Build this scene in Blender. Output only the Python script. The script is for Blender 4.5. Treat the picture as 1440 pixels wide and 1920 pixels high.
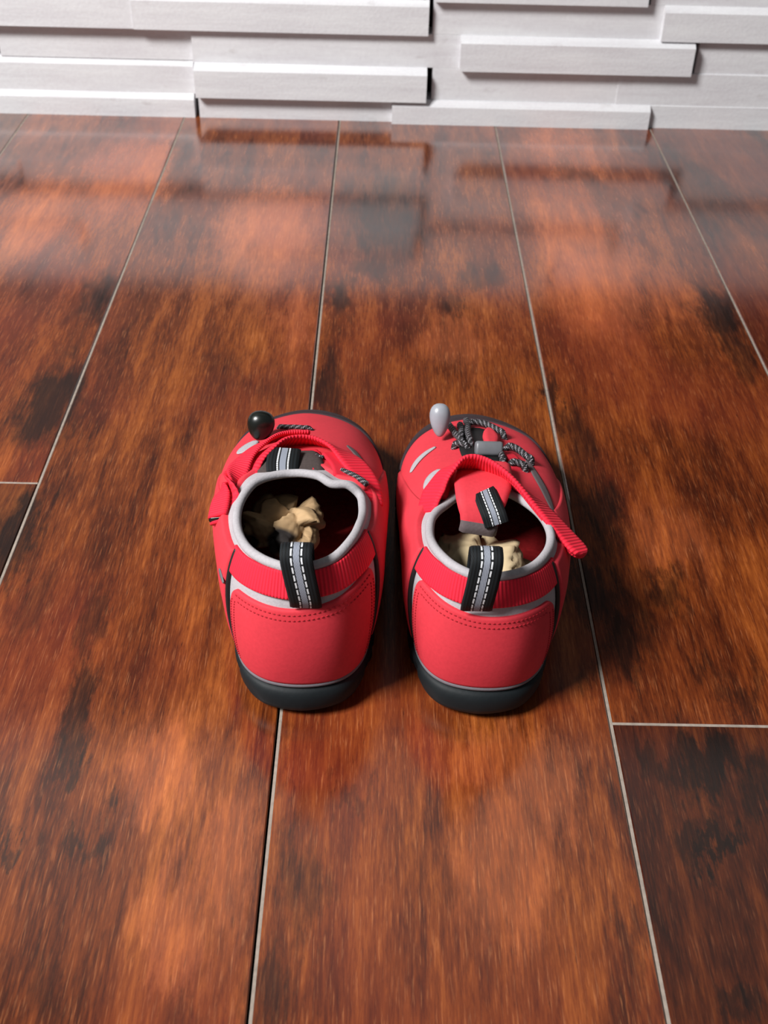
import bpy, bmesh, math, random
import numpy as np
from mathutils import Vector, Matrix, noise
for o in list(bpy.data.objects): bpy.data.objects.remove(o)
S = bpy.context.scene
COL = S.collection
# ------------------------------------------------------------------ camera
cam_d = bpy.data.cameras.new('camera'); cam = bpy.data.objects.new('camera', cam_d); COL.objects.link(cam)
cam_d.sensor_fit = 'VERTICAL'; cam_d.sensor_height = 36; cam_d.lens = 2100/1920*36
cam_d.clip_start = .01
CR = ((.99976446, -.01989319, -.00867621), (.00589421, .63362792, -.77361548), (.02088717, .77338213, .63359593))
cam.matrix_world = Matrix.Translation((0, 0, .334)) @ Matrix(CR).to_4x4()
cam_d.dof.use_dof = True; cam_d.dof.focus_distance = .455; cam_d.dof.aperture_fstop = 22
S.camera = cam
# ------------------------------------------------------------------ light
W = bpy.data.worlds.new('world'); S.world = W; W.use_nodes = True
W.node_tree.nodes['Background'].inputs[0].default_value = (.93, .96, 1, 1)
W.node_tree.nodes['Background'].inputs[1].default_value = .14
def area(name, loc, target, sx, sy, power, col=(1, 1, 1)):
    d = bpy.data.lights.new(name, 'AREA'); d.shape = 'RECTANGLE'; d.size = sx; d.size_y = sy; d.energy = power; d.color = col
    o = bpy.data.objects.new(name, d); COL.objects.link(o); o.location = loc
    o.rotation_euler = (Vector(target)-Vector(loc)).to_track_quat('-Z', 'Y').to_euler()
    return o
area('window_light', (-1.15, -.2, 1.42), (0, .45, 0), .5, .5, 72, (1, .985, .97))
S.view_settings.view_transform = 'Standard'; S.view_settings.look = 'None'
S.view_settings.gamma = 1; S.view_settings.use_curve_mapping = False
S.view_settings.exposure = 0.0
# ------------------------------------------------------------------ helpers
def lin(r, g, b):
    f = lambda c: c/12.92 if c <= .04045 else ((c+.055)/1.055)**2.4
    return (f(r/255), f(g/255), f(b/255), 1)
def mesh_obj(name, verts, faces, mat, parent=None, smooth=True, uvs=None, mats=None, midx=None):
    me = bpy.data.meshes.new(name)
    me.from_pydata([tuple(map(float, v)) for v in verts], [], faces)
    for m in (mats or [mat]): me.materials.append(m)
    if midx is not None: me.polygons.foreach_set('material_index', midx)
    if uvs is not None:
        ul = me.uv_layers.new(name='UVMap')
        for lp in me.loops: ul.data[lp.index].uv = uvs[lp.vertex_index]
    if smooth: me.polygons.foreach_set('use_smooth', [True]*len(me.polygons))
    me.update()
    o = bpy.data.objects.new(name, me); COL.objects.link(o)
    if parent: o.parent = parent
    return o
def recalc(o):
    bm = bmesh.new(); bm.from_mesh(o.data); bmesh.ops.recalc_face_normals(bm, faces=bm.faces); bm.to_mesh(o.data); bm.free(); return o
def empty(name, loc=(0, 0, 0), rz=0):
    o = bpy.data.objects.new(name, None); COL.objects.link(o); o.location = loc; o.rotation_euler = (0, 0, rz)
    o.empty_display_size = .02; return o
def tag(o, label=None, cat=None, group=None, kind=None):
    for k, v in (('label', label), ('category', cat), ('group', group), ('kind', kind)):
        if v: o[k] = v
    return o
def catmull(P, n, closed=False):
    P = np.asarray(P, float); m = len(P); out = []
    segs = m if closed else m-1
    for i in range(segs):
        if closed: a, b, c, d = P[(i-1) % m], P[i], P[(i+1) % m], P[(i+2) % m]
        else: a, b, c, d = P[max(i-1, 0)], P[i], P[i+1], P[min(i+2, m-1)]
        for j in range(n):
            t = j/n
            out.append(.5*((2*b)+(-a+c)*t+(2*a-5*b+4*c-d)*t*t+(-a+3*b-3*c+d)*t**3))
    if not closed: out.append(P[-1])
    return np.array(out)
# ---- node helpers
class NT:
    def __init__(s, name):
        s.m = bpy.data.materials.new(name); s.m.use_nodes = True; s.t = s.m.node_tree; s.N = s.t.nodes; s.L = s.t.links
        s.b = s.N['Principled BSDF']
    def n(s, typ, **kw):
        x = s.N.new(typ)
        for k, v in kw.items(): setattr(x, k, v)
        return x
    def val(s, sock, v):
        if isinstance(v, bpy.types.NodeSocket): s.L.new(v, sock)
        else: sock.default_value = v
    def math(s, op, a, b=0., c=None, clamp=False):
        x = s.n('ShaderNodeMath', operation=op, use_clamp=clamp); s.val(x.inputs[0], a); s.val(x.inputs[1], b)
        if c is not None: s.val(x.inputs[2], c)
        return x.outputs[0]
    def vmath(s, op, a, b):
        x = s.n('ShaderNodeVectorMath', operation=op); s.val(x.inputs[0], a); s.val(x.inputs[1], b)
        return x.outputs['Value' if op == 'LENGTH' else 'Vector']
    def noise(s, vec, scale, detail=4, rough=.55, dist=0):
        x = s.n('ShaderNodeTexNoise'); s.val(x.inputs['Vector'], vec); x.inputs['Scale'].default_value = scale
        x.inputs['Detail'].default_value = detail; x.inputs['Roughness'].default_value = rough; x.inputs['Distortion'].default_value = dist
        return x.outputs['Fac']
    def ramp(s, f, stops, interp='LINEAR'):
        x = s.n('ShaderNodeValToRGB'); s.val(x.inputs[0], f); r = x.color_ramp; r.interpolation = interp
        while len(r.elements) < len(stops): r.elements.new(.5)
        for e, (p, c) in zip(r.elements, stops): e.position = p; e.color = c if len(c) == 4 else (*c, 1)
        return x.outputs[0]
    def mix(s, f, a, b, mode='MIX'):
        x = s.n('ShaderNodeMix', data_type='RGBA', blend_type=mode); s.val(x.inputs[0], f); s.val(x.inputs[6], a); s.val(x.inputs[7], b)
        return x.outputs[2]
    def rng(s, v, a, b, c=0., d=1., smooth=False):
        x = s.n('ShaderNodeMapRange', interpolation_type='SMOOTHSTEP' if smooth else 'LINEAR'); s.val(x.inputs[0], v)
        for i, q in enumerate((a, b, c, d)): x.inputs[1+i].default_value = q
        return x.outputs[0]
    def bump(s, h, strength, dist, prev=None):
        x = s.n('ShaderNodeBump'); s.val(x.inputs['Height'], h); x.inputs['Strength'].default_value = strength; x.inputs['Distance'].default_value = dist
        if prev is not None: s.L.new(prev, x.inputs['Normal'])
        return x.outputs[0]
    def set(s, color=None, rough=None, normal=None, **kw):
        if color is not None: s.val(s.b.inputs['Base Color'], color)
        if rough is not None: s.val(s.b.inputs['Roughness'], rough)
        if normal is not None: s.L.new(normal, s.b.inputs['Normal'])
        for k, v in kw.items(): s.b.inputs[k.replace('_', ' ')].default_value = v
        return s.m
def fabric(name, rgb, rough=.85, scale=900, amt=.25, bump=.3, dist=.0004, sheen=0.):
    t = NT(name); co = t.n('ShaderNodeTexCoord').outputs['Object']
    f = t.noise(co, scale, 3); g = t.noise(co, 60, 3)
    c = lin(*rgb); dk = tuple(x*(1-amt) for x in c[:3])+(1,)
    col = t.mix(t.rng(t.math('ADD', t.math('MULTIPLY', f, .6), t.math('MULTIPLY', g, .4)), .3, .7), dk, c)
    m = t.set(col, rough, t.bump(f, bump, dist)); t.b.inputs['Specular IOR Level'].default_value = .25
    if sheen: t.b.inputs['Sheen Weight'].default_value = sheen
    return m
def plain(name, rgb, rough=.5, spec=.5):
    t = NT(name); co = t.n('ShaderNodeTexCoord').outputs['Object']
    c = lin(*rgb); f = t.noise(co, 150, 3)
    col = t.mix(t.rng(f, .3, .7), tuple(x*.85 for x in c[:3])+(1,), c)
    m = t.set(col, rough); t.b.inputs['Specular IOR Level'].default_value = spec; return m
def webbing(name, rgb, freq):
    t = NT(name); uv = t.n('ShaderNodeUVMap').outputs[0]
    sx = t.n('ShaderNodeSeparateXYZ'); t.L.new(uv, sx.inputs[0])
    w = t.math('SINE', t.math('MULTIPLY', sx.outputs[0], freq*2*math.pi)); w = t.rng(w, -1, 1)
    co = t.n('ShaderNodeTexCoord').outputs['Object']; f = t.noise(co, 1200, 2)
    c = lin(*rgb)
    col = t.mix(t.math('MULTIPLY', t.math('ADD', t.math('MULTIPLY', w, .75), t.math('MULTIPLY', f, .25)), 1.), tuple(x*.62 for x in c[:3])+(1,), c)
    return t.set(col, .8, t.bump(w, .5, .0006))
def stripe_web(name):                       # black webbing, grey twill centre, two white stitch lines
    t = NT(name); uv = t.n('ShaderNodeUVMap').outputs[0]
    sx = t.n('ShaderNodeSeparateXYZ'); t.L.new(uv, sx.inputs[0]); u, v = sx.outputs[0], sx.outputs[1]
    d = t.math('ABSOLUTE', t.math('SUBTRACT', u, .5))
    centre = t.math('LESS_THAN', d, .095)
    st = t.math('MULTIPLY', t.math('GREATER_THAN', d, .135), t.math('LESS_THAN', d, .185))
    dash = t.math('GREATER_THAN', t.math('SINE', t.math('MULTIPLY', v, 95.)), -.75)
    st = t.math('MULTIPLY', st, dash)
    tw = t.math('SINE', t.math('MULTIPLY', t.math('ADD', v, t.math('MULTIPLY', u, .8)), 170.))
    g = t.mix(t.rng(tw, -1, 1), lin(82, 88, 100), lin(165, 170, 182))
    rib = t.math('SINE', t.math('MULTIPLY', u, 60.))
    base = t.mix(t.rng(rib, -1, 1), lin(8, 10, 11), lin(24, 28, 31))
    col = t.mix(centre, base, g); col = t.mix(st, col, lin(215, 218, 222))
    t.b.inputs['Specular IOR Level'].default_value = .2
    return t.set(col, .7, t.bump(t.math('ADD', t.math('MULTIPLY', st, 1.), t.math('MULTIPLY', tw, .2)), .4, .0004))
M = {}
M['leather'] = fabric('coral_leather', (208, 55, 67), .72, 700, .16, .12, .0003)
M['leather_line'] = fabric('coral_leather_edge', (170, 30, 40), .7, 700, .2, .2, .0004)
M['thread'] = fabric('red_thread', (166, 30, 42), .8, 900, .2, .2)
M['band'] = webbing('red_ribbed_band', (246, 24, 56), 58)
M['strapweb'] = webbing('red_ribbed_strap', (246, 24, 56), 62)
M['grey'] = fabric('grey_fabric', (172, 168, 172), .9, 1100, .22, .3)
M['greydark'] = fabric('grey_lining_edge', (96, 84, 86), .9, 900, .25, .3)
M['lining'] = fabric('dark_lining', (74, 64, 62), .95, 900, .3, .3)
M['insole'] = fabric('red_insole', (205, 46, 50), .95, 500, .45, .5)
M['rubber'] = fabric('black_rubber', (19, 25, 28), .6, 500, .2, .15)
M['bumper'] = fabric('toe_rubber', (52, 40, 44), .65, 500, .2, .15)
M['welt'] = fabric('grey_welt', (112, 106, 112), .75, 700, .2, .2)
M['black'] = plain('black_edge', (14, 12, 13), .6)
M['plastic'] = plain('black_plastic', (14, 18, 15), .3)
M['lock'] = plain('grey_plastic', (104, 106, 110), .4)
M['plastic_lit'] = plain('black_plastic_lit', (150, 154, 162), .3)  # black plastic cord end with its reflected light painted in as pale grey
M['stripe'] = stripe_web('striped_pull_tab')
def cord_mat():
    t = NT('speckled_cord'); uv = t.n('ShaderNodeUVMap').outputs[0]
    sx = t.n('ShaderNodeSeparateXYZ'); t.L.new(uv, sx.inputs[0])
    a = t.math('SINE', t.math('ADD', t.math('MULTIPLY', sx.outputs[1], 150.), t.math('MULTIPLY', sx.outputs[0], 12.566)))
    b = t.math('SINE', t.math('SUBTRACT', t.math('MULTIPLY', sx.outputs[1], 90.), t.math('MULTIPLY', sx.outputs[0], 6.283)))
    f = t.math('GREATER_THAN', t.math('MULTIPLY', a, b), .55)
    return t.set(t.mix(f, lin(18, 15, 18), lin(150, 146, 152)), .7, t.bump(a, .3, .0003))
M['cord'] = cord_mat()
def paper_mat(name, rgb, dark):
    t = NT(name); co = t.n('ShaderNodeTexCoord').outputs['Object']
    f = t.noise(co, 70, 4); g = t.noise(co, 38, 2)
    col = t.mix(t.rng(f, .3, .7), tuple(x*.78 for x in lin(*rgb)[:3])+(1,), lin(*rgb))
    if dark: col = t.mix(t.rng(g, .58, .63), col, lin(60, 54, 52))
    return t.set(col, .8, t.bump(f, .2, .0006))
M['paper_a'] = paper_mat('printed_kraft_paper', (182, 150, 110), True)
M['paper_b'] = paper_mat('tan_kraft_paper', (205, 184, 146), False)

# ------------------------------------------------------------------ setting: wood floor
BLOBS = [  # dark stains in the boards, plus painted shadow beside the right sandal: x, y, rx, ry, strength
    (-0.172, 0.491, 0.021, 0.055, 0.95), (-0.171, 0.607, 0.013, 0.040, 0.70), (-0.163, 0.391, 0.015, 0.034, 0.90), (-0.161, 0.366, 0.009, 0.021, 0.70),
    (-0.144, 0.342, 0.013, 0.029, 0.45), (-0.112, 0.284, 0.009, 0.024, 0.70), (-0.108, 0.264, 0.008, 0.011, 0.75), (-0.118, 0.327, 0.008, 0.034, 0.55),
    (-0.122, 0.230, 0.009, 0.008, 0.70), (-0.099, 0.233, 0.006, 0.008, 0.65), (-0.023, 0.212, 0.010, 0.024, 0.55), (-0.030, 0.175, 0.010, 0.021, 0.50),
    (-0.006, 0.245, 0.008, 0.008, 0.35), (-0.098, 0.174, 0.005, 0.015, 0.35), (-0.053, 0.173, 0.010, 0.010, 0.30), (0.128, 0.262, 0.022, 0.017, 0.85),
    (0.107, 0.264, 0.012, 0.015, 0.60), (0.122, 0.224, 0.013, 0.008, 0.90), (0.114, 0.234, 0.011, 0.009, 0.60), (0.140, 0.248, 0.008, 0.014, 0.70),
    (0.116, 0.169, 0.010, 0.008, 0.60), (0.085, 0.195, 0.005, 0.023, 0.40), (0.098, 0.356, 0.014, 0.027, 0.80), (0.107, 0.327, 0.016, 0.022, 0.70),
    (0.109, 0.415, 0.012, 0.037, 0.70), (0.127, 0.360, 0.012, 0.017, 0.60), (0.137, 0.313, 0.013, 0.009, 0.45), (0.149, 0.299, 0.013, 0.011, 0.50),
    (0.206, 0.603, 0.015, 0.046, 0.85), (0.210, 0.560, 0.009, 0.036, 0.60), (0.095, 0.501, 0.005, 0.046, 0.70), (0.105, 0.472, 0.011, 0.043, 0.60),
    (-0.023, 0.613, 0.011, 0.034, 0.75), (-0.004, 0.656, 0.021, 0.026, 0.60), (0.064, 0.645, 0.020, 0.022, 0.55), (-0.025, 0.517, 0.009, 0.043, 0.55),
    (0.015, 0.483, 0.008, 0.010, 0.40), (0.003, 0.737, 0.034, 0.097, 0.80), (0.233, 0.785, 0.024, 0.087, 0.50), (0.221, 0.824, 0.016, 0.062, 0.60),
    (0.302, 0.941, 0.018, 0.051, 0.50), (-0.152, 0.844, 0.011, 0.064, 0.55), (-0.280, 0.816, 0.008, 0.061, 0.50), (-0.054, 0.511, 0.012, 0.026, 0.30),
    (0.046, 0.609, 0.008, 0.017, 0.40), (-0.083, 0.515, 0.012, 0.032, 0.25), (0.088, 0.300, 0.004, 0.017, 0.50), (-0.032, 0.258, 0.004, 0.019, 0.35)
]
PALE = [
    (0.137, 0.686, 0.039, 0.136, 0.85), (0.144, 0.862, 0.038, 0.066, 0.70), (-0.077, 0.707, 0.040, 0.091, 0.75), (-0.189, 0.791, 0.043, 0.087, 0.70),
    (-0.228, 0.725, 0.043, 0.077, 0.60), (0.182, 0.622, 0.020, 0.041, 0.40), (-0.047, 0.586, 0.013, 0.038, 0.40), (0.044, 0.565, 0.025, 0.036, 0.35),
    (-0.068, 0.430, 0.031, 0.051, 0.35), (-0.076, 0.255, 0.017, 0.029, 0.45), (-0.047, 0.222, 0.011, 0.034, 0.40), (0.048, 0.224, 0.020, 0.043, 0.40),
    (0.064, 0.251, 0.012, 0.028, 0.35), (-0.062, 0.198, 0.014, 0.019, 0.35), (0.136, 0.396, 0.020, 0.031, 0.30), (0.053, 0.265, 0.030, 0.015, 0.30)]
def wood_mat():
    t = NT('hand_scraped_wood')
    P = t.n('ShaderNodeNewGeometry').outputs['Position']
    oi = t.n('ShaderNodeObjectInfo'); rnd = oi.outputs['Random']
    cx = t.n('ShaderNodeCombineXYZ'); t.L.new(t.math('MULTIPLY', rnd, 7.3), cx.inputs[0]); t.L.new(t.math('MULTIPLY', rnd, 31.), cx.inputs[1])
    Q = t.vmath('ADD', P, cx.outputs[0])
    wob = t.noise(t.vmath('MULTIPLY', Q, (14, 5, 1)), 1, 3)
    big = t.noise(t.vmath('MULTIPLY', Q, (26, 7, 1)), 1, 5, .6, .6)
    mid = t.noise(t.vmath('MULTIPLY', Q, (105, 13, 1)), 1, 5, .62, .5)
    fine = t.noise(t.vmath('MULTIPLY', Q, (820, 58, 1)), 1, 5, .75, .3)
    fleck = t.noise(t.vmath('MULTIPLY', Q, (1000, 110, 1)), 1, 3, .6)
    h = t.math('ADD', t.math('MULTIPLY', big, .42), t.math('ADD', t.math('MULTIPLY', mid, .34), t.math('MULTIPLY', fine, .36)))
    col = t.ramp(h, [(.40, lin(30, 12, 8)), (.49, lin(70, 29, 13)), (.57, lin(106, 50, 20)), (.66, lin(142, 76, 31)), (.77, lin(178, 105, 52))])
    red = t.noise(t.vmath('MULTIPLY', Q, (9, 6, 1)), 1, 2)
    col = t.mix(t.rng(red, .48, .68, 0, .6), col, t.mix(.6, col, lin(122, 50, 34)))
    col = t.mix(t.rng(fleck, .62, .76, 0, .7), col, lin(40, 15, 9))
    lf = t.noise(t.vmath('MULTIPLY', Q, (1300, 75, 1)), 1, 3, .6)
    col = t.mix(t.rng(lf, .56, .76, 0, .3), col, lin(214, 140, 90))
    mask = None
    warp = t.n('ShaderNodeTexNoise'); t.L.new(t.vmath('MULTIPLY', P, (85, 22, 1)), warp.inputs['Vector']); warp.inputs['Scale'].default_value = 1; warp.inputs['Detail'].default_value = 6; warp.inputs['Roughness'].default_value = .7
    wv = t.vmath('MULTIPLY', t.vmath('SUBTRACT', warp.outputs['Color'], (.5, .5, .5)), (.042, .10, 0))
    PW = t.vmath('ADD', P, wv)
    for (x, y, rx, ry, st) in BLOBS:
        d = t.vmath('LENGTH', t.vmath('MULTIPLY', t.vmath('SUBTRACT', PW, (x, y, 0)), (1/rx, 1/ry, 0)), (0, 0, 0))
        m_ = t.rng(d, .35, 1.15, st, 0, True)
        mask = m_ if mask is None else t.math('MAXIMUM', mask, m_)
    pale = None
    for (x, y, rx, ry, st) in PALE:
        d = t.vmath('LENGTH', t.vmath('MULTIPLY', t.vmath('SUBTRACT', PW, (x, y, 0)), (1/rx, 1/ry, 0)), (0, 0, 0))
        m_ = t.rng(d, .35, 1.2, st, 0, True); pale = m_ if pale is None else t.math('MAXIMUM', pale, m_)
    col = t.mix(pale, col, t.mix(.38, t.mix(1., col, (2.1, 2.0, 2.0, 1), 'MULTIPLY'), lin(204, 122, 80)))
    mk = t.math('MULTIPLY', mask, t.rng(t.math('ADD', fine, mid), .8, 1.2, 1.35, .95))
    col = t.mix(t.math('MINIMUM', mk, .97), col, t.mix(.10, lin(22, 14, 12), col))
    col = t.mix(1., col, oi.outputs['Color'], 'MULTIPLY')
    n1 = t.bump(wob, .15, .003); n2 = t.bump(mid, .08, .0008, n1); n3 = t.bump(fine, .16, .0003, n2)
    rgh = t.rng(t.math('ADD', mid, fine), .7, 1.3, .10, .20)
    return t.set(col, rgh, n3, Coat_Weight=.85, Coat_Roughness=.13, IOR=1.5)
M['wood'] = None
M['seam'] = fabric('seam_filler', (158, 146, 135), .9, 400, .4, .3)
M['plank_edge'] = plain('plank_edge', (30, 15, 11), .6)
def build_floor():
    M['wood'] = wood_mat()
    x0, x1, y0, y1 = -1.2, 1.2, -.9, .935
    fl = mesh_obj('floor', [(x0, y0, -.012), (x1, y0, -.012), (x1, y1, -.012), (x0, y1, -.012), (x0, y0, -.03), (x1, y0, -.03), (x1, y1, -.03), (x0, y1, -.03)],
                  [(0, 1, 2, 3), (7, 6, 5, 4), (0, 4, 5, 1), (1, 5, 6, 2), (2, 6, 7, 3), (3, 7, 4, 0)], M['plank_edge'], smooth=False)
    fl['kind'] = 'structure'
    pitch = .1271; s0 = -.03435
    rnd = random.Random(4)
    seamw = {-2: (.0011, .0003), -1: (.0011, .0003), 0: (.0011, .0008), 1: (.0011, .0003), 2: (.0009, .0003)}
    tints = {(-2, 0): (.62, .62, .66), (-2, 1): (1, .92, .85), (-1, 0): (1.0, .98, .95), (0, 0): (1.02, 1, .95), (1, 0): (.44, .38, .40), (1, 1): (.95, .86, .8), (2, 0): (.72, .62, .58)}
    def plank(xa, xb, ya, yb, tint):
        e = .0004; H = -.012
        v = [(xa, ya, H), (xb, ya, H), (xb, yb, H), (xa, yb, H),
             (xa, ya, -e), (xb, ya, -e), (xb, yb, -e), (xa, yb, -e),
             (xa+e, ya+e, 0), (xb-e, ya+e, 0), (xb-e, yb-e, 0), (xa+e, yb-e, 0)]
        f = [(8, 9, 10, 11)]
        for i in range(4):
            j = (i+1) % 4
            f += [(4+i, 4+j, 8+j, 8+i), (i, j, 4+j, 4+i)]
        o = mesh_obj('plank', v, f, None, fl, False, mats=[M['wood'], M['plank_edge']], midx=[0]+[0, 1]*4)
        o.color = (*tint, 1)
    for c in range(-9, 10):
        xa = s0+c*pitch; xb = xa+pitch
        ga = seamw.get(c, (.001, .0006)); gb = seamw.get(c+1, (.001, .0006))
        la = xa+.5*(ga[0]); lb = xb-.5*gb[0]-gb[1]
        if c == -2: cuts = [-.9, .4247, y1]
        elif c == 1: cuts = [-.9, .2824, y1]
        elif c in (-1, 0, 2): cuts = [-.9, -.25-.1*(c % 3), y1]
        else: cuts = [-.9, rnd.uniform(-.4, .1), rnd.uniform(.5, .8), y1]
        nseg = len(cuts)-1
        for k in range(nseg):
            ya, yb = cuts[k], cuts[k+1]
            kk = k if c in (-2, 1) else max(0, k-1)
            tint = tints.get((c, kk), (rnd.uniform(.7, 1), rnd.uniform(.65, .95), rnd.uniform(.65, .9)))
            plank(la, lb, ya+(.0006 if k else 0), yb-(.0006 if k < nseg-1 else 0), tint)
            if k < nseg-1:
                q = [(la, yb-.0006, -.011), (lb, yb-.0006, -.011), (lb, yb+.0006, -.011), (la, yb+.0006, -.011)]
                mesh_obj('seam_filler', q+[(a, b, -.0003) for a, b, _ in q], BOXF, M['seam'], fl, False)
        w = ga[0]
        q = [(xa-w/2, -.9, -.011), (xa+w/2, -.9, -.011), (xa+w/2, y1, -.011), (xa-w/2, y1, -.011)]
        mesh_obj('seam_filler', q+[(a, b, -.0003) for a, b, _ in q], BOXF, M['seam'], fl, False)
BOXF = [(3, 2, 1, 0), (4, 5, 6, 7), (0, 1, 5, 4), (1, 2, 6, 5), (2, 3, 7, 6), (3, 0, 4, 7)]
# ------------------------------------------------------------------ setting: ledger stone riser with the dark fireplace above
def stone_mat():
    t = NT('pale_ledger_stone')
    P = t.n('ShaderNodeNewGeometry').outputs['Position']; rnd = t.n('ShaderNodeObjectInfo').outputs['Random']
    cx = t.n('ShaderNodeCombineXYZ'); t.L.new(t.math('MULTIPLY', rnd, 9.), cx.inputs[0]); t.L.new(t.math('MULTIPLY', rnd, 5.), cx.inputs[2])
    Q = t.vmath('ADD', P, cx.outputs[0])
    a = t.noise(t.vmath('MULTIPLY', Q, (14, 40, 120)), 1, 5, .6); b = t.noise(Q, 420, 3); c = t.noise(t.vmath('MULTIPLY', Q, (50, 60, 90)), 1, 3)
    col = t.ramp(t.math('ADD', t.math('MULTIPLY', a, .7), t.math('MULTIPLY', b, .3)), [(.3, lin(197, 195, 199)), (.5, lin(207, 207, 210)), (.7, lin(216, 217, 219))])
    col = t.mix(t.rng(c, .66, .8, 0, .35), col, lin(150, 140, 138))
    n = t.bump(b, .25, .0006, t.bump(a, .2, .0012))
    return t.set(col, .75, n)
def build_wall():
    M['stone'] = stone_mat(); M['soot'] = plain('dark_panel', (20, 17, 16), .6); M['slab'] = plain('dark_slab', (26, 23, 22), .5)
    M['plaster'] = plain('grey_plaster', (176, 172, 168), .8); M['joint'] = plain('stone_joint', (60, 52, 46), .9)
    w = empty('wall_back', (0, .93, 0)); w['kind'] = 'structure'
    def box(name, x0, x1, y0, y1, z0, z1, mat):
        q = [(x0, y0-.93, z0), (x1, y0-.93, z0), (x1, y1-.93, z0), (x0, y1-.93, z0)]
        return mesh_obj(name, q+[(a, b, z1) for a, b, _ in q], BOXF, mat, w, False)
    box('backing', -1.2, 1.2, .932, .99, -.005, .161, M['joint'])
    box('hearth_slab', -1.2, 1.2, .90, 1.35, .1615, .18, M['slab'])
    box('dark_panel', -1.2, 1.2, 1.2, 1.25, .18, 1.12, M['soot'])
    box('chimney_breast', -1.2, 1.2, 1.19, 1.25, 1.12, 2.4, M['plaster'])
    rows = [
     (0, .0184, [(-.62, -.1526, .9115), (-.1490, .0078, .9125), (.0078, .2172, .9075), (.2172, .62, .9120)]),
     (.0184, .0438, [(-.62, -.1516, .9150), (-.1500, .0350, .9050), (.0395, .1888, .9130), (.1888, .62, .9125)]),
     (.0438, .0692, [(-.62, -.3080, .9200), (-.3040, -.1508, .9175), (-.1508, .0604, .9130), (.0604, .2435, .9050), (.2480, .62, .9135)]),
     (.0692, .0946, [(-.62, -.1942, .9090), (-.1938, .0345, .9075), (.0380, .2157, .9130), (.2157, .62, .9075)]),
     (.0946, .1200, [(-.62, -.26, .9060), (-.26, .0300, .9110), (.0380, .2010, .9060), (.2045, .62, .9130)]),
     (.1200, .1608, [(-.62, -.12, .9120), (-.12, .15, .9080), (.15, .62, .9140)])]
    rows = [(a, b, [(-1.19, -.82-.03*(i % 3), .9075+.0035*((i*2) % 3)), (-.82-.03*(i % 3), -.62, .9095+.003*(i % 3))]+L+[(.62, .80+.04*(i % 3), .908+.003*((i*2) % 3)), (.80+.04*(i % 3), 1.19, .911+.0025*(i % 2))]) for i, (a, b, L) in enumerate(rows)]
    for r, (z0, z1, L) in enumerate(rows):
        for (x0, x1, y0) in L:
            y1 = .9315; c = .0004; dp = .0004; cov = 0
            for (a0, a1, ya) in (rows[r+1][2] if r < 5 else []):     # stones set back from this one leave its worn top edge exposed
                ov = min(a1, x1)-max(a0, x0)
                if ov > 0 and ya > y0+.0015: cov += ov*min(.009, ya-y0)
            if cov/(x1-x0) > .0018: c = .0042; dp = cov/(x1-x0)*.95
            v = [(y0, z0), (y0, z1-c), (y0+dp*.3, z1-c*.62), (y0+dp, z1), (y1, z1), (y1, z0)]
            q = [(x0, a-.93, b) for a, b in v]+[(x1, a-.93, b) for a, b in v]
            f = [tuple(range(6)), tuple(range(11, 5, -1))]+[(i, i+6, (i+1) % 6+6, (i+1) % 6) for i in range(6)]
            o = mesh_obj('stone', q, f, M['stone'], w, False); recalc(o)
# ------------------------------------------------------------------ shoes
OUT = np.array([(0, 0), (.0145, .0035), (.0235, .014), (.027, .032), (.0295, .054), (.033, .078), (.036, .102), (.036, .124), (.033, .143), (.0255, .160), (.012, .1705),
       (-.003, .1735), (-.017, .170), (-.0275, .159), (-.0335, .142), (-.035, .122), (-.0335, .100), (-.030, .078), (-.0275, .054), (-.0265, .032), (-.023, .014), (-.0145, .0035)])
NK = 22
def per(A, k):                                   # periodic Catmull-Rom on the 22 stations
    k = np.asarray(k, float) % NK; i = np.floor(k).astype(int); t = (k-i)[..., None]
    g = lambda j: A[(i+j) % NK]
    a, b, c, d = g(-1), g(0), g(1), g(2)
    return .5*(2*b+(c-a)*t+(2*a-5*b+4*c-d)*t*t+(3*b-a-3*c+d)*t**3)
def tab(d):                                      # symmetric table over k = 0..11
    ks = sorted(d); h = np.interp(range(12), ks, [d[k] for k in ks]); return np.array([h[min(k, 22-k)] for k in range(22)])
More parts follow.
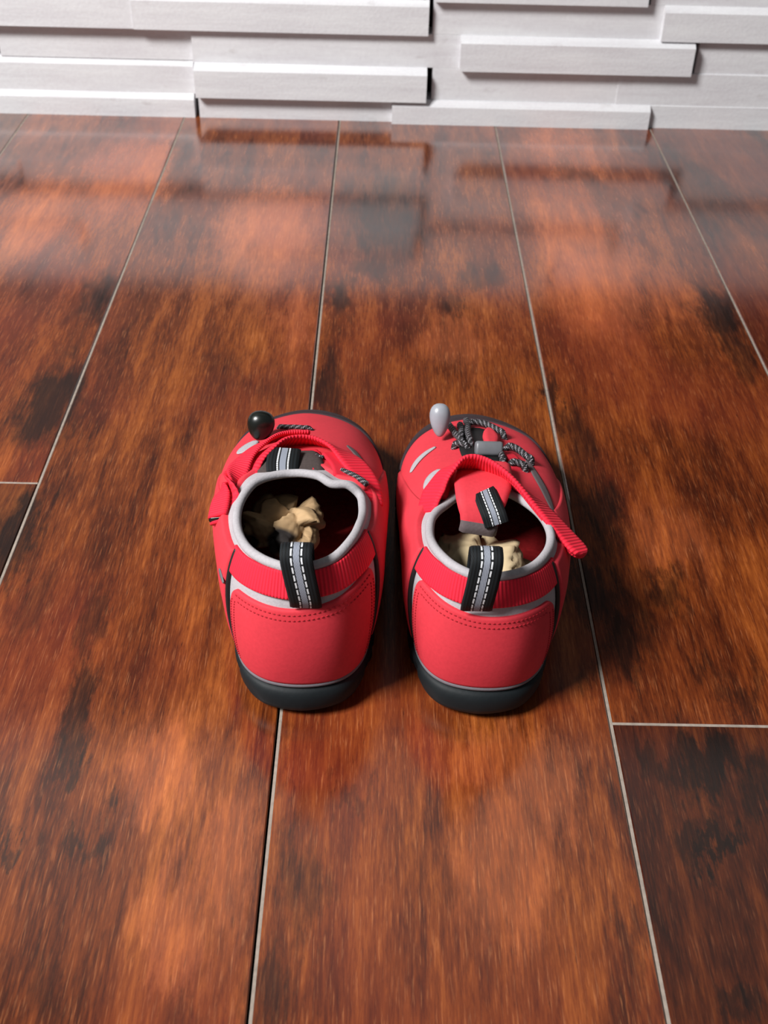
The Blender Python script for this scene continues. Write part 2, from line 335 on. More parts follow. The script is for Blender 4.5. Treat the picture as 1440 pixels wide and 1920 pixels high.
class Shoe:
    def __init__(s, root, sign, rim):
        s.root, s.sign = root, sign
        A = OUT.copy()
        # outward normals of the outline
        T = np.roll(A, -1, 0)-np.roll(A, 1, 0); Nn = np.stack([T[:, 1], -T[:, 0]], 1); Nn /= np.linalg.norm(Nn, axis=1)[:, None]
        s.On = Nn
        z0 = tab({0: .0135, 4: .0125, 7: .0125, 9: .014, 11: .016})
        P0 = np.c_[A-Nn*.0016, z0]
        R = catmull(rim, 24, True); c = np.array([0, .042])
        n = len(R); L = np.r_[0, np.cumsum(np.linalg.norm(np.roll(R, -1, 0)-R, axis=1))]
        fi = np.argmax(R[:, 1]); Lf = L[fi]; Lt = L[-1]
        frac = np.array([0, 22, 45, 68, 88, 106, 121, 134, 146, 158, 170, 180])/180.
        P3 = []
        Rc = np.r_[R, R[:1]]
        for k in range(22):
            l = frac[k]*Lf if k <= 11 else Lt-frac[22-k]*(Lt-Lf)
            P3.append([np.interp(l, L, Rc[:, q]) for q in range(3)])
        P3 = np.array(P3)
        rn = P3[:, :2]-np.array([0, .040]); rn /= np.linalg.norm(rn, axis=1)[:, None]
        b1 = tab({0: .0025, 2: .004, 4: .0055, 6: .004, 8: .001, 11: .0015}); u1 = tab({0: .018, 4: .017, 6: .017, 8: .017, 11: .015})
        b2 = tab({0: .0075, 2: .009, 4: .0105, 6: .017, 8: .028, 11: .040}); u2 = tab({0: .014, 4: .014, 6: .012, 8: .010, 11: .010})
        P1 = P0+np.c_[Nn*b1[:, None], u1]; P2 = P3+np.c_[rn*b2[:, None], -u2]
        s.P = (P0, P1, P2, P3)
    def raw(s, k, t):
        k, t = np.broadcast_arrays(np.asarray(k, float), np.asarray(t, float))
        a, b, c, d = (per(p, k) for p in s.P); t = t[..., None]; q = 1-t
        return q**3*a+3*q*q*t*b+3*q*t*t*c+t**3*d
    def nrm(s, k, t):
        e = 1e-3; k, t = np.broadcast_arrays(np.asarray(k, float), np.asarray(t, float))
        dk = s.raw(k+e*5, t)-s.raw(k-e*5, t); dt = s.raw(k, np.minimum(t+e, 1))-s.raw(k, np.maximum(t-e, 0))
        n = np.cross(dk, dt); return n/(np.linalg.norm(n, axis=-1)[..., None]+1e-12)
    def at(s, k, t, off=0.):
        off = np.asarray(off, float)
        return s.raw(k, t)+s.nrm(k, t)*(off[..., None] if off.ndim else off)
    def add(s, name, V, F, mat, uv=None, parent=None, **kw):
        V = np.array(V, float).reshape(-1, 3)
        if s.sign < 0: V = V*np.array([-1, 1, 1]); F = [tuple(reversed(f)) for f in F]
        return mesh_obj(name, V, F, mat, parent or s.root, True, uv, **kw)
    def grid(s, name, K, T, off, mat, parent=None, closed_u=False, ufreq=None):
        P = s.at(K, T, off); nu, nv = K.shape
        F = []
        for i in range(nu if closed_u else nu-1):
            for j in range(nv-1):
                a, b = i*nv+j, ((i+1) % nu)*nv+j
                F.append((a, b, b+1, a+1))
        uv = [(i/(nu-1), j/(nv-1)) for i in range(nu) for j in range(nv)]
        return s.add(name, P, F, mat, uv, parent)
    def patch(s, name, fn, mat, d=.0011, nu=56, nv=36, e=.018, parent=None):
        """raised panel: fn(u, v) -> (k, t); the border ring is tucked into the layer below"""
        us = np.r_[0, e*.5, e, np.linspace(e, 1-e, nu)[1:-1], 1-e, 1-e*.5, 1]; vs = np.r_[0, e*.5, e, np.linspace(e, 1-e, nv)[1:-1], 1-e, 1-e*.5, 1]
        U, V = np.meshgrid(us, vs, indexing='ij'); K, T = fn(U, V)
        m = np.minimum(np.minimum(U, 1-U), np.minimum(V, 1-V))/e
        off = np.where(m < .25, -.0004, np.where(m < .75, d*.75, d))
        P = s.at(K, T, off); nu, nv = U.shape
        F = [(i*nv+j, (i+1)*nv+j, (i+1)*nv+j+1, i*nv+j+1) for i in range(nu-1) for j in range(nv-1)]
        uv = list(zip(U.ravel(), V.ravel()))
        return s.add(name, P, F, mat, uv, parent)
    def tube(s, name, pts, r, mat, closed=False, sub=6, seg=8, parent=None, flat=1., cap=True):
        C = catmull(pts, sub, closed); n = len(C)
        T = (np.roll(C, -1, 0)-np.roll(C, 1, 0)) if closed else np.gradient(C, axis=0)
        T /= np.linalg.norm(T, axis=1)[:, None]+1e-12
        up = np.array([0, 0, 1.]); V = []; uv = []; l = 0
        prev = None
        for i in range(n):
            a = np.cross(T[i], up if prev is None else prev)
            if np.linalg.norm(a) < 1e-4: a = np.cross(T[i], [1, 0, 0])
            a /= np.linalg.norm(a); b = np.cross(a, T[i]); prev = b if not closed else up
            if i: l += np.linalg.norm(C[i]-C[i-1])
            rr = r[i*len(r)//n] if isinstance(r, (list, tuple)) else r
            for q in range(seg):
                w = 2*math.pi*q/seg
                V.append(C[i]+rr*(math.cos(w)*a+flat*math.sin(w)*b)); uv.append((q/seg, l*40))
        F = []
        for i in range(n if closed else n-1):
            for q in range(seg):
                j = (i+1) % n; p = (q+1) % seg
                F.append((i*seg+q, i*seg+p, j*seg+p, j*seg+q))
        if not closed and cap: F += [tuple(range(seg-1, -1, -1)), tuple((n-1)*seg+q for q in range(seg))]
        return recalc(s.add(name, V, F, mat, uv, parent))
    def ribbon(s, name, pts, wid, width, th, mat, sub=8, nw=10, parent=None, taper_end=False, lift=0.):
        """flat band along pts; wid = across direction per point"""
        C = catmull(pts, sub); Wd = catmull(wid, sub); n = len(C)
        T = np.gradient(C, axis=0); T /= np.linalg.norm(T, axis=1)[:, None]
        Wd = Wd-T*(Wd*T).sum(1)[:, None]; Wd /= np.linalg.norm(Wd, axis=1)[:, None]; Nn = np.cross(T, Wd)
        if lift: C = C+Nn*lift*np.sign(Nn[:, 2:3]+1e-6)
        width = np.interp(np.linspace(0, 1, n), np.linspace(0, 1, len(width)), width) if isinstance(width, (list, tuple)) else np.full(n, width)
        L = np.r_[0, np.cumsum(np.linalg.norm(np.diff(C, axis=0), axis=1))]; L = L/L[-1]
        V = []; uv = []; ring = 2*(nw+1)
        for i in range(n):
            wi = width[i]
            if taper_end and i > n-5: wi *= math.sqrt(max(0.08, 1-((i-(n-5))/4.2)**2))
            for side in (1, -1):
                for q in range(nw+1):
                    a = (q/nw-.5)*side
                    h = th/2*side*(1 if abs(a) < .49 else .35)
                    V.append(C[i]+Wd[i]*wi*a+Nn[i]*h)
                    uv.append((L[i], a+.5) )
        F = []
        for i in range(n-1):
            for q in range(ring):
                p = (q+1) % ring
                F.append((i*ring+q, i*ring+p, (i+1)*ring+p, (i+1)*ring+q))
        F += [tuple(range(ring-1, -1, -1)), tuple((n-1)*ring+q for q in range(ring))]
        return recalc(s.add(name, V, F, mat, uv, parent))
    def wid_uv(s, o):
        for l in o.data.uv_layers[0].data: l.uv = (l.uv[1], l.uv[0])
        return o
    def loc(s, P):                                # world points -> this shoe's own (right-handed) frame
        mw = s.root.matrix_world.inverted()
        return [np.array(mw @ Vector(p))*np.array([s.sign, 1, 1]) for p in P]

def build_shoe(name, label, origin, rz, sign, rim_world):
    root = empty(name, origin, rz); tag(root, label, 'shoe', 'pair of red sport sandals')
    root.matrix_world = Matrix.Translation(origin) @ Matrix.Rotation(rz, 4, 'Z')
    tmp = Shoe.__new__(Shoe); tmp.root, tmp.sign = root, sign
    rim = tmp.loc(rim_world)
    if sign < 0: rim = rim[:1]+rim[:0:-1]
    s = Shoe(root, sign, rim)
    # outsole with side grooves
    ks = np.linspace(0, NK, 440, endpoint=False)
    o2 = per(OUT, ks); on = per(s.On, ks); on /= np.linalg.norm(on, axis=1)[:, None]
    kk = np.minimum(ks, NK-ks)
    lift = np.interp(kk, [0, 1, 2.2, 9, 11], [.0006, .0004, 0, 0, .004]); flare = np.interp(kk, [0, 1, 2.2, 4, 5.5, 7, 8.5, 10], [.0016, .0010, -.0012, 0, .0022, .0024, .001, 0])*np.where((ks > 11) & (kk > 2.5), .0, 1.)       # heel bevel and toe spring
    groove = np.zeros(len(ks))
    for g in (2.15, 2.75, 3.9, 4.6, 5.3, 6.0, 6.7, 7.4, 8.1, 8.8, 9.6): groove = np.maximum(groove, np.clip(1-((kk-g)/.13)**4, 0, 1))
    ztop = per(s.P[0], ks)[:, 2]
    prof = [(-.0035, 1.02, 0), (-.0002, 1.03, 0), (.0012, .93, 0), (.0016, .78, .25), (.0016, .5, 1), (.0006, .28, 1), (-.0012, .10, 1), (-.0034, 0, .4), (-.012, 0, 0)]
    V = []
    for off, zf, gw in prof:
        x = o2+on*(off+flare*min(1, max(0, (1-zf)*2))-groove*gw*.0034)[:, None]
        z = np.where(zf > .6, ztop*zf, ztop*zf+lift*(1-zf))
        V.append(np.c_[x, z])
    n = len(ks); nr = len(prof); V = np.concatenate(V); F = []
    for r in range(nr-1):
        for i in range(n):
            j = (i+1) % n; F.append((r*n+j, r*n+i, (r+1)*n+i, (r+1)*n+j))
    F.append(tuple((nr-1)*n+i for i in range(n))[::-1])
    recalc(s.add('outsole', V, F, M['rubber']))
    # inner layers
    kf = np.linspace(0, NK, 176, endpoint=False); tf = np.linspace(0, 1, 40)
    K, T = np.meshgrid(kf, tf, indexing='ij')
    s.grid('upper', K, T, 0., M['grey'], closed_u=True)
    s.grid('lining', K, T, -.0016, M['lining'], closed_u=True)
    ki = np.linspace(0, NK, 132, endpoint=False); oi = per(OUT, ki)-per(s.On, ki)*.0042
    V = [(x, y, .0155) for x, y in oi]+[(x*.5, .085+(y-.085)*.5, .0150) for x, y in oi]+[(0, .085, .0150)]
    m = len(ki); F = [(i, (i+1) % m, m+(i+1) % m, m+i) for i in range(m)]+[(m+i, m+(i+1) % m, 2*m) for i in range(m)]
    s.add('insole', V, F, M['insole'])
    kw = np.linspace(0, NK, 88, endpoint=False)
    s.tube('welt', s.at(kw, .035, .0006), .0011, M['welt'], True, 3, 8)
    # heel counter
    def heel(U, V):
        r = .22; v = np.clip((V-(1-r))/r, 0, 1); half = np.where(U < .5, 2.36, 2.24)+.14*V-.42*(1-np.sqrt(np.clip(1-v*v, 0, 1)))
        k = (U-.5)*2*half
        top = .712-.012*np.cos(np.clip(k/2.3, -1, 1)*math.pi)-.014*k
        return k, .045+V*(top-.045)
    hc = s.patch('heel_counter', heel, M['leather'], .0013)
    # stitching on the counter
    SV, SF = [], []
    def stitch(pts_k, pts_t, off, n, ln=.62, r=.00026):
        P = s.at(np.array(pts_k), np.array(pts_t), off); L = np.r_[0, np.cumsum(np.linalg.norm(np.diff(P, axis=0), axis=1))]
        g = lambda l: np.array([np.interp(l, L, P[:, q]) for q in range(3)])
        for i in range(n):
            a, b = g(L[-1]*(i+.5-ln/2)/n), g(L[-1]*(i+.5+ln/2)/n); d = b-a; d /= np.linalg.norm(d)
            x = np.cross(d, [0, .3, 1]); x /= np.linalg.norm(x); y = np.cross(d, x); base = len(SV)
            for c, rr in ((a, r*.3), (a+(b-a)*.2, r), (a+(b-a)*.8, r), (b, r*.3)):
                for q in range(5): w = q*2*math.pi/5; SV.append(c+rr*(math.cos(w)*x+math.sin(w)*y))
            for m_ in range(3):
                for q in range(5): SF.append((base+m_*5+q, base+m_*5+(q+1) % 5, base+m_*5+5+(q+1) % 5, base+m_*5+5+q))
    for inset in (.045, .085):
        u = np.linspace(inset, 1-inset, 80); k, t = heel(u, np.full(80, 1-inset*1.5)); stitch(k, t, .0014, 34)
        for uu in (inset*.8, 1-inset*.8):
            v = np.linspace(.06, .86, 40); k, t = heel(np.full(40, uu), v); stitch(k, t, .0014, 24)
    st = recalc(s.add('stitching', SV, SF, M['thread'], parent=hc)); st['kind'] = 'stuff'
    # ribbed collar band
    s.patch('collar_band', lambda U, V: ((U-.5)*2*3.0, (.748+.02*np.cos((U-.5)*math.pi*1.2))+V*(.965-.758)), M['band'], .0012, 90, 14, .02)
    # side panels, each with its black edge
    for sg, nm in ((1, 'a'), (-1, 'b')):
        def side(U, V, sg=sg):
            lo = (2.44 if sg > 0 else 2.58)+.34*V; hi = 7.6-1.2*V
            return sg*(lo+U*(hi-lo)), .04+V*(.93-.04-.05*U)
        sp = s.patch('side_panel', side, M['leather'], .0022, 48, 36, .03)
        v = np.linspace(.02, 1, 30); k, t = side(np.zeros(30), v)
        s.tube('panel_edge', s.at(k-sg*.03, t, .0006), .0010, M['black'], False, 2, 6, parent=sp)
        # webbing laid over the upper part of the panel where the strap is anchored
    # vamp with slots, toe bumper
    def vamp(U, V):
        lo, hi = 6.3, 22-6.3
        k = lo+U*(hi-lo); end = .93
        return k, .10+V*(end-.10)
    s.patch('vamp', vamp, M['leather'], .0013, 70, 40)
    def bump(U, V):
        lo, hi = 7.3, 22-7.3
        return lo+U*(hi-lo), .0+V*(.37-.20*np.abs(2*U-1)**2)
    s.patch('toe_bumper', bump, M['bumper'], .0022, 60, 16, .03)
    # collar rim
    s.tube('collar_rim', s.at(np.linspace(0, NK, 66, endpoint=False), 1., -.0004), .0018, M['grey'], True, 3, 10)
    return s

# world positions of the padded collar rims, heel -> round -> heel (metres)
def flat(L): return [tuple(p) for p in L]
RIM_L = [ (-0.0265, 0.2950, 0.0657), (-0.0152, 0.2970, 0.0682), (-0.0088, 0.3050, 0.0690), (-0.0052, 0.3190, 0.0661), (-0.0041, 0.3370, 0.0583), (-0.0058, 0.3500, 0.0567), (-0.0102, 0.3520, 0.0596), (-0.0144, 0.3510, 0.0598), (-0.0194, 0.3540, 0.0600), (-0.0243, 0.3580, 0.0600), (-0.0341, 0.3600, 0.0588), (-0.0424, 0.3570, 0.0593), (-0.0484, 0.3520, 0.0595), (-0.0524, 0.3430, 0.0584), (-0.0531, 0.3310, 0.0588), (-0.0504, 0.3180, 0.0606), (-0.0447, 0.3060, 0.0633), (-0.0373, 0.2990, 0.0646) ]
RIM_R = [ (0.0392, 0.2950, 0.0630), (0.0508, 0.2970, 0.0630), (0.0595, 0.3050, 0.0604), (0.0660, 0.3170, 0.0578), (0.0686, 0.3300, 0.0547), (0.0669, 0.3430, 0.0525), (0.0616, 0.3530, 0.0514), (0.0540, 0.3600, 0.0512), (0.0443, 0.3630, 0.0513), (0.0353, 0.3580, 0.0514), (0.0285, 0.3500, 0.0521), (0.0232, 0.3410, 0.0539), (0.0212, 0.3310, 0.0554), (0.0218, 0.3170, 0.0593), (0.0258, 0.3050, 0.0627), (0.0322, 0.2970, 0.0638) ]
build_floor(); build_wall()
SL = build_shoe('sport_sandal', 'left red sandal of the pair, strap lying flat and black cord end', (-.0258, .2845, 0), math.radians(2.5), -1, RIM_L)
SR = build_shoe('sport_sandal', 'right red sandal of the pair, loose strap end sticking out past its side', (.0415, .2845, 0), math.radians(-2.2), 1, RIM_R)
# ------------------------------------------------------------------ sandal details and paper
# ---- helpers that place details on the shoe surface
def surf_kt(s, pts):
    if not hasattr(s, '_s'):
        k = np.linspace(0, NK, 441)[:-1]; t = np.linspace(0, 1, 81); s._k, s._t = np.meshgrid(k, t, indexing='ij'); s._s = s.raw(s._k, s._t)
    out = []
    for p in pts:
        i = np.unravel_index(np.argmin(((s._s-p)**2).sum(-1)), s._k.shape); out.append((s._k[i], s._t[i]))
    return out
def on_surf(s, world, off):
    kt = surf_kt(s, s.loc(world)); k = np.unwrap([a for a, _ in kt], period=NK); t = np.array([b for _, b in kt])
    kt = catmull(np.c_[k, t], 4)
    return s.at(kt[:, 0], np.clip(kt[:, 1], 0, 1), off), s.nrm(kt[:, 0], np.clip(kt[:, 1], 0, 1))
def slot(s, name, world, width, mat, off=.0016, parent=None, th=.0006):
    P, N = on_surf(s, world, off); T = np.gradient(P, axis=0); Wd = np.cross(T, N); n = len(P)
    w = [width*max(.12, math.sin(math.pi*(i+.35)/(n-.3))**.6) for i in range(n)]
    return s.ribbon(name, P, Wd, w, th, mat, 2, 6, parent)
def cord(s, world, off, r=.0012, parent=None, name='lace'):
    P, N = on_surf(s, world, off); n = len(P); P = P-N*(np.maximum(0, 1-np.minimum(np.arange(n), n-1-np.arange(n))/2.)*(off+.001))[:, None]
    return s.tube(name, P, r, M['cord'], False, 2, 7, parent)
def free_cord(s, world, r=.0012, name='lace', mat=None, parent=None):
    return s.tube(name, s.loc(world), r, mat or M['cord'], False, 6, 7, parent)
def strap(s, name, world, wid, width, th, mat, **kw):
    W3 = [np.array(s.root.matrix_world.to_3x3().inverted() @ Vector(v))*np.array([s.sign, 1, 1]) for v in wid]
    return s.ribbon(name, s.loc(world), W3, width, th, mat, **kw)
def pebble(s, name, world, rad, axis, mat, taper=.45, parent=None):
    """rounded drop-shaped cord end, its narrow tip along axis (world)"""
    c = s.loc([world])[0]; z = np.array(s.root.matrix_world.to_3x3().inverted() @ Vector(axis))*np.array([s.sign, 1, 1]); z /= np.linalg.norm(z)
    x = np.cross(z, [0, 1, .2]); x /= np.linalg.norm(x); y = np.cross(z, x)
    V = []; F = []; nu, nv = 20, 14
    for j in range(nv+1):
        a = math.pi*j/nv; h = -math.cos(a); q = math.sin(a)**.8*(1-taper*(h*.5+.5)**1.5)
        for i in range(nu):
            w = 2*math.pi*i/nu; V.append(c+z*h*rad[2]+x*q*math.cos(w)*rad[0]+y*q*math.sin(w)*rad[1])
    for j in range(nv):
        for i in range(nu): F.append((j*nu+i, j*nu+(i+1) % nu, (j+1)*nu+(i+1) % nu, (j+1)*nu+i))
    return recalc(s.add(name, V, F, mat, parent=parent))
def rounded_block(s, name, world, ax, ay, size, mat, parent=None):
    """barrel cord lock: ax along its length, ay its depth (world)"""
    R3 = s.root.matrix_world.to_3x3().inverted(); f = lambda v: np.array((R3 @ Vector(v)).normalized())*np.array([s.sign, 1, 1])
    c = s.loc([world])[0]; x = f(ax); y = f(ay); y = y-x*(x@y); y /= np.linalg.norm(y); z = np.cross(x, y)
    prof = [(-1, .55), (-.97, .82), (-.9, .95), (-.8, 1), (-.3, 1), (.3, 1), (.8, 1), (.9, .95), (.97, .82), (1, .55)]
    V = []; F = []; n = 20
    for h, q in prof:
        for i in range(n):
            w = 2*math.pi*i/n; cx, sx = math.cos(w), math.sin(w)
            e = lambda v: math.copysign(abs(v)**.55, v)
            V.append(c+x*h*size[0]+y*e(cx)*q*size[1]+z*e(sx)*q*size[2])
    for j in range(len(prof)-1):
        for i in range(n): F.append((j*n+i, j*n+(i+1) % n, (j+1)*n+(i+1) % n, (j+1)*n+i))
    F += [tuple(range(n-1, -1, -1)), tuple((len(prof)-1)*n+i for i in range(n))]
    return recalc(s.add(name, V, F, mat, parent=parent))
def pull_tab(s, xb, xt, dy=0.):
    P = [(xb, .2882, .0535), (xb, .2866, .0578), (xb*.7+xt*.3, .2863, .0640), (xb*.3+xt*.7, .2874, .0705), (xt, .2892, .0755), (xt, .2930, .0776), (xt, .2970, .0755), (xt, .2990, .0700), (xt, .2995, .0620)]
    o = strap(s, 'pull_tab', P, [(1, .0, 0)]*len(P), .0114, .0012, M['stripe'], sub=6)
    return s.wid_uv(o)
def crumpled(name, label, loc, rad, rz, seed, mat):
    rn = random.Random(seed); bm = bmesh.new(); bmesh.ops.create_icosphere(bm, subdivisions=5, radius=1)
    sd = [Vector((rn.gauss(0, 1), rn.gauss(0, 1), rn.gauss(0, 1))).normalized() for _ in range(22)]
    tl = [Vector((rn.uniform(-1, 1), rn.uniform(-1, 1), rn.uniform(-1, 1)))*.85 for _ in sd]; hh = [rn.uniform(-.20, .10) for _ in sd]
    for v in bm.verts:
        p = v.co.normalized(); q = p+Vector(noise.noise_vector(p*2.3+Vector((seed, 0, 0))))*.22
        d = sorted(((q-c).length, i) for i, c in enumerate(sd))[:2]
        w = min(1, (d[1][0]-d[0][0])/.05); r = 0
        for (dd, i), ww in ((d[0], .5+.5*w), (d[1], .5-.5*w)): r += ww*(hh[i]+(p-sd[i]).dot(tl[i]))
        r = 1+r-.10*(1-w)+.05*noise.noise(p*7+Vector((0, seed, 0)))
        v.co = Vector((p.x*rad[0], p.y*rad[1], p.z*rad[2]))*r
    me = bpy.data.meshes.new(name); bm.to_mesh(me); bm.free(); me.materials.append(mat)
    me.polygons.foreach_set('use_smooth', [True]*len(me.polygons))
    o = bpy.data.objects.new(name, me); COL.objects.link(o); o.location = loc; o.rotation_euler = (0, 0, rz)
    return tag(o, label, 'paper', 'paper wads stuffed in the sandals')

# ---- left sandal
pull_tab(SL, -.0238, -.0267)
LSTRAP = [(-0.0593, 0.3370, 0.0515), (-0.0580, 0.3500, 0.0540), (-0.0537, 0.3630, 0.0560), (-0.0469, 0.3750, 0.0571), (-0.0381, 0.3840, 0.0562), (-0.0271, 0.3870, 0.0552), (-0.0167, 0.3820, 0.0552), (-0.0090, 0.3720, 0.0553), (-0.0032, 0.3610, 0.0536), (-0.0011, 0.3500, 0.0514)]
LW = [(.3, .9, .3), (.25, .9, .25), (.2, .9, .1), (.1, .85, -.3), (0, .62, -.78), (0, .60, -.80), (.15, .75, -.6), (.4, .85, -.3), (.5, .8, -.2), (.5, .8, -.1)]
st = strap(SL, 'strap', LSTRAP, LW, [.012, .013, .013, .013, .013, .013, .013, .013, .012, .010], .0018, M['strapweb'])
strap(SL, 'strap_end', [(x-.0012, y+.0012, z) for x, y, z in LSTRAP[:6]], LW[:6], [.0085, .009, .009, .009, .009, .009], .0018, M['strapweb'], parent=st, lift=.0022)
strap(SL, 'buckle', [(-0.0613, 0.3380, 0.0514), (-0.0610, 0.3450, 0.0525), (-0.0603, 0.3520, 0.0529)], [(.2, .95, .2)]*3, .0075, .0026, M['plastic'])
tg = strap(SL, 'tongue', [(-0.0342, 0.3760, 0.0566), (-0.0337, 0.3700, 0.0578), (-0.0339, 0.3655, 0.0576), (-0.0343, 0.3620, 0.0573), (-0.0343, 0.3610, 0.0561)], [(1, 0, 0)]*5, [.020, .024, .027, .027, .026], .0024, M['lining'])
SL.wid_uv(strap(SL, 'tongue_tab', [(-0.0372, 0.3740, 0.0602), (-0.0375, 0.3690, 0.0601), (-0.0377, 0.3650, 0.0593), (-0.0375, 0.3615, 0.0581)], [(1, .05, 0)]*4, [.013, .0135, .0135, .013], .0014, M['stripe'], parent=tg))
vl = strap(SL, 'lace_loop', [(-0.0277, 0.3790, 0.0557), (-0.0239, 0.3710, 0.0568), (-0.0224, 0.3630, 0.0574)], [(.5, .8, -.2)]*3, .0075, .0014, M['strapweb'])
strap(SL, 'lace_loop', [(-0.0191, 0.3760, 0.0570), (-0.0148, 0.3680, 0.0570), (-0.0132, 0.3600, 0.0574)], [(.5, .8, -.2)]*3, .0075, .0014, M['strapweb'])
free_cord(SL, [(-0.0266, 0.3760, 0.0563), (-0.0252, 0.3740, 0.0570), (-0.0229, 0.3725, 0.0573), (-0.0215, 0.3720, 0.0572)], .0013); free_cord(SL, [(-0.0138, 0.3640, 0.0574), (-0.0093, 0.3610, 0.0576), (-0.0054, 0.3570, 0.0580), (-0.0032, 0.3540, 0.0582)], .0012)
cord(SL, [(-0.0455, 0.4130, 0.0440), (-0.0392, 0.4090, 0.0452), (-0.0332, 0.4090, 0.0454), (-0.0268, 0.4090, 0.0455)], .0022, .0011)
pebble(SL, 'cord_end', (-0.0503, 0.4020, 0.0521), (.0066, .0054, .0066), (-.12, -.35, -.9), M['plastic'], .3)
slot(SL, 'vent_slot', [(-0.0130, 0.3940, 0.0462), (-0.0092, 0.3900, 0.0470), (-0.0049, 0.3820, 0.0485)], .0034, M['greydark'])
slot(SL, 'vent_slot', [(-0.0575, 0.3860, 0.0473), (-0.0553, 0.3910, 0.0474), (-0.0528, 0.3980, 0.0464)], .0085, M['grey'])
slot(SL, 'side_badge', [(-0.0591, 0.3150, 0.0461), (-0.0578, 0.3120, 0.0456), (-0.0559, 0.3080, 0.0458)], .0026, M['lock'], .0024)
# ---- right sandal
pull_tab(SR, .0372, .0394)
RSTRAP = [(0.0206, 0.3480, 0.0489), (0.0240, 0.3560, 0.0541), (0.0292, 0.3630, 0.0587), (0.0367, 0.3670, 0.0605), (0.0454, 0.3660, 0.0598), (0.0558, 0.3580, 0.0577), (0.0664, 0.3460, 0.0542), (0.0745, 0.3340, 0.0512), (0.0812, 0.3250, 0.0485)]
RW = [(.1, .95, .3), (.1, .95, .2), (.05, .85, -.3), (0, .5, -.86), (0, .48, -.87), (.1, .62, -.75), (.3, .85, -.42), (.4, .85, -.3), (.45, .85, -.25)]
st = strap(SR, 'strap', RSTRAP, RW, [.013, .0135, .0135, .013, .013, .013, .0125, .012, .011], .0022, M['strapweb'], taper_end=True)
strap(SR, 'strap_lining', [(x, y+.0012, z-.0022) for x, y, z in RSTRAP[3:]], RW[3:], .0115, .0016, M['strapweb'], parent=st, taper_end=True)
tg = strap(SR, 'tongue', [(0.0469, 0.3790, 0.0515), (0.0458, 0.3720, 0.0534), (0.0447, 0.3640, 0.0558), (0.0434, 0.3555, 0.0572), (0.0424, 0.3475, 0.0559), (0.0420, 0.3430, 0.0519), (0.0416, 0.3410, 0.0475)], [(1, -.05, 0)]*7, [.020, .022, .023, .023, .020, .016, .014], .0026, M['leather'])
strap(SR, 'tongue_hem', [(0.0418, 0.3415, 0.0498), (0.0415, 0.3405, 0.0479), (0.0412, 0.3405, 0.0456)], [(1, -.05, 0)]*3, .0150, .0030, M['greydark'], parent=tg)
SR.wid_uv(strap(SR, 'tongue_tab', [(0.0433, 0.3570, 0.0571), (0.0441, 0.3505, 0.0576), (0.0455, 0.3450, 0.0566), (0.0471, 0.3410, 0.0545), (0.0485, 0.3390, 0.0510)], [(1, .02, .1)]*5, .0098, .0014, M['stripe'], parent=tg))
slot(SR, 'throat', [(0.0463, 0.4240, 0.0371), (0.0461, 0.4070, 0.0418), (0.0463, 0.3890, 0.0463), (0.0460, 0.3760, 0.0489)], .019, M['black'], .0016)
slot(SR, 'throat_tongue', [(0.0510, 0.4170, 0.0395), (0.0513, 0.4120, 0.0407), (0.0512, 0.4050, 0.0422), (0.0500, 0.3960, 0.0441)], .0075, M['leather'], .0034, None, .003)
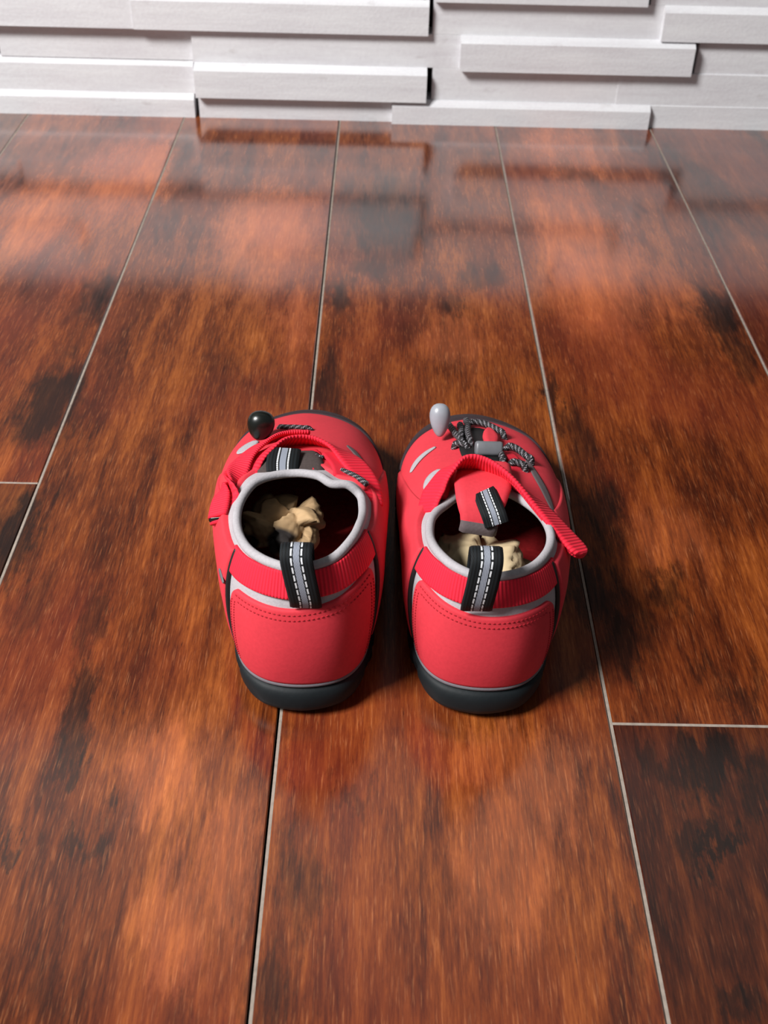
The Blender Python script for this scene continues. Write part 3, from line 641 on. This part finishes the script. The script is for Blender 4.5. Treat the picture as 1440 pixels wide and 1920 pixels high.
for P in [[(0.0332, 0.4310, 0.0334), (0.0347, 0.4220, 0.0361), (0.0365, 0.4120, 0.0391), (0.0396, 0.4010, 0.0425)], [(0.0420, 0.4360, 0.0332), (0.0421, 0.4240, 0.0367), (0.0421, 0.4110, 0.0406), (0.0423, 0.3990, 0.0428)], [(0.0401, 0.4240, 0.0367), (0.0483, 0.4270, 0.0357), (0.0546, 0.4210, 0.0379), (0.0598, 0.4150, 0.0399)], [(0.0336, 0.4030, 0.0420), (0.0377, 0.4010, 0.0424), (0.0417, 0.3980, 0.0435)], [(0.0390, 0.4290, 0.0349), (0.0393, 0.4180, 0.0382), (0.0376, 0.4070, 0.0410)], [(0.0535, 0.3940, 0.0445), (0.0540, 0.3890, 0.0453), (0.0544, 0.3830, 0.0464)], [(0.0567, 0.4020, 0.0422), (0.0617, 0.4000, 0.0420), (0.0659, 0.3940, 0.0425), (0.0689, 0.3910, 0.0419)], [(0.0564, 0.3840, 0.0457), (0.0606, 0.3840, 0.0441), (0.0641, 0.3810, 0.0436)]]: cord(SR, P, .0036, .0015)
slot(SR, 'lining_gap', [(0.0215, 0.3660, 0.0476), (0.0236, 0.3740, 0.0468), (0.0270, 0.3820, 0.0459)], .0075, M['grey'])
rounded_block(SR, 'cord_lock', (0.0491, 0.3940, 0.0481), (1, .03, -.03), (0, .8, -.6), (.0060, .0032, .0032), M['lock'])
pebble(SR, 'cord_end', (0.0287, 0.4160, 0.0473), (.0054, .0046, .0076), (.03, -.45, -.9), M['plastic_lit'])
slot(SR, 'vent_slot', [(0.0142, 0.3920, 0.0380), (0.0192, 0.3990, 0.0376), (0.0267, 0.4070, 0.0389)], .0040, M['grey'])
slot(SR, 'vent_slot', [(0.0655, 0.3940, 0.0413), (0.0691, 0.3780, 0.0449), (0.0716, 0.3620, 0.0478), (0.0730, 0.3500, 0.0505)], .0040, M['greydark'])
strap(SR, 'lace_loop', [(0.0574, 0.3960, 0.0443), (0.0597, 0.3900, 0.0453), (0.0601, 0.3800, 0.0459)], [(.8, .5, -.3)]*3, .0060, .0014, M['strapweb'])
strap(SR, 'lace_loop', [(0.0320, 0.3780, 0.0468), (0.0284, 0.3640, 0.0502), (0.0258, 0.3540, 0.0516)], [(.3, .9, -.1)]*3, .0070, .0014, M['strapweb'])
# ---- paper stuffing
crumpled('crumpled_paper', 'brown crumpled paper wad stuffed inside the left sandal', (-.0370, .3560, .0340), (.0155, .0140, .0125), -.5, 14, M['paper_a'])
crumpled('crumpled_paper', 'plain tan crumpled paper wad filling the right sandal', (.0440, .3330, .0295), (.0200, .0205, .0105), .2, 21, M['paper_b'])
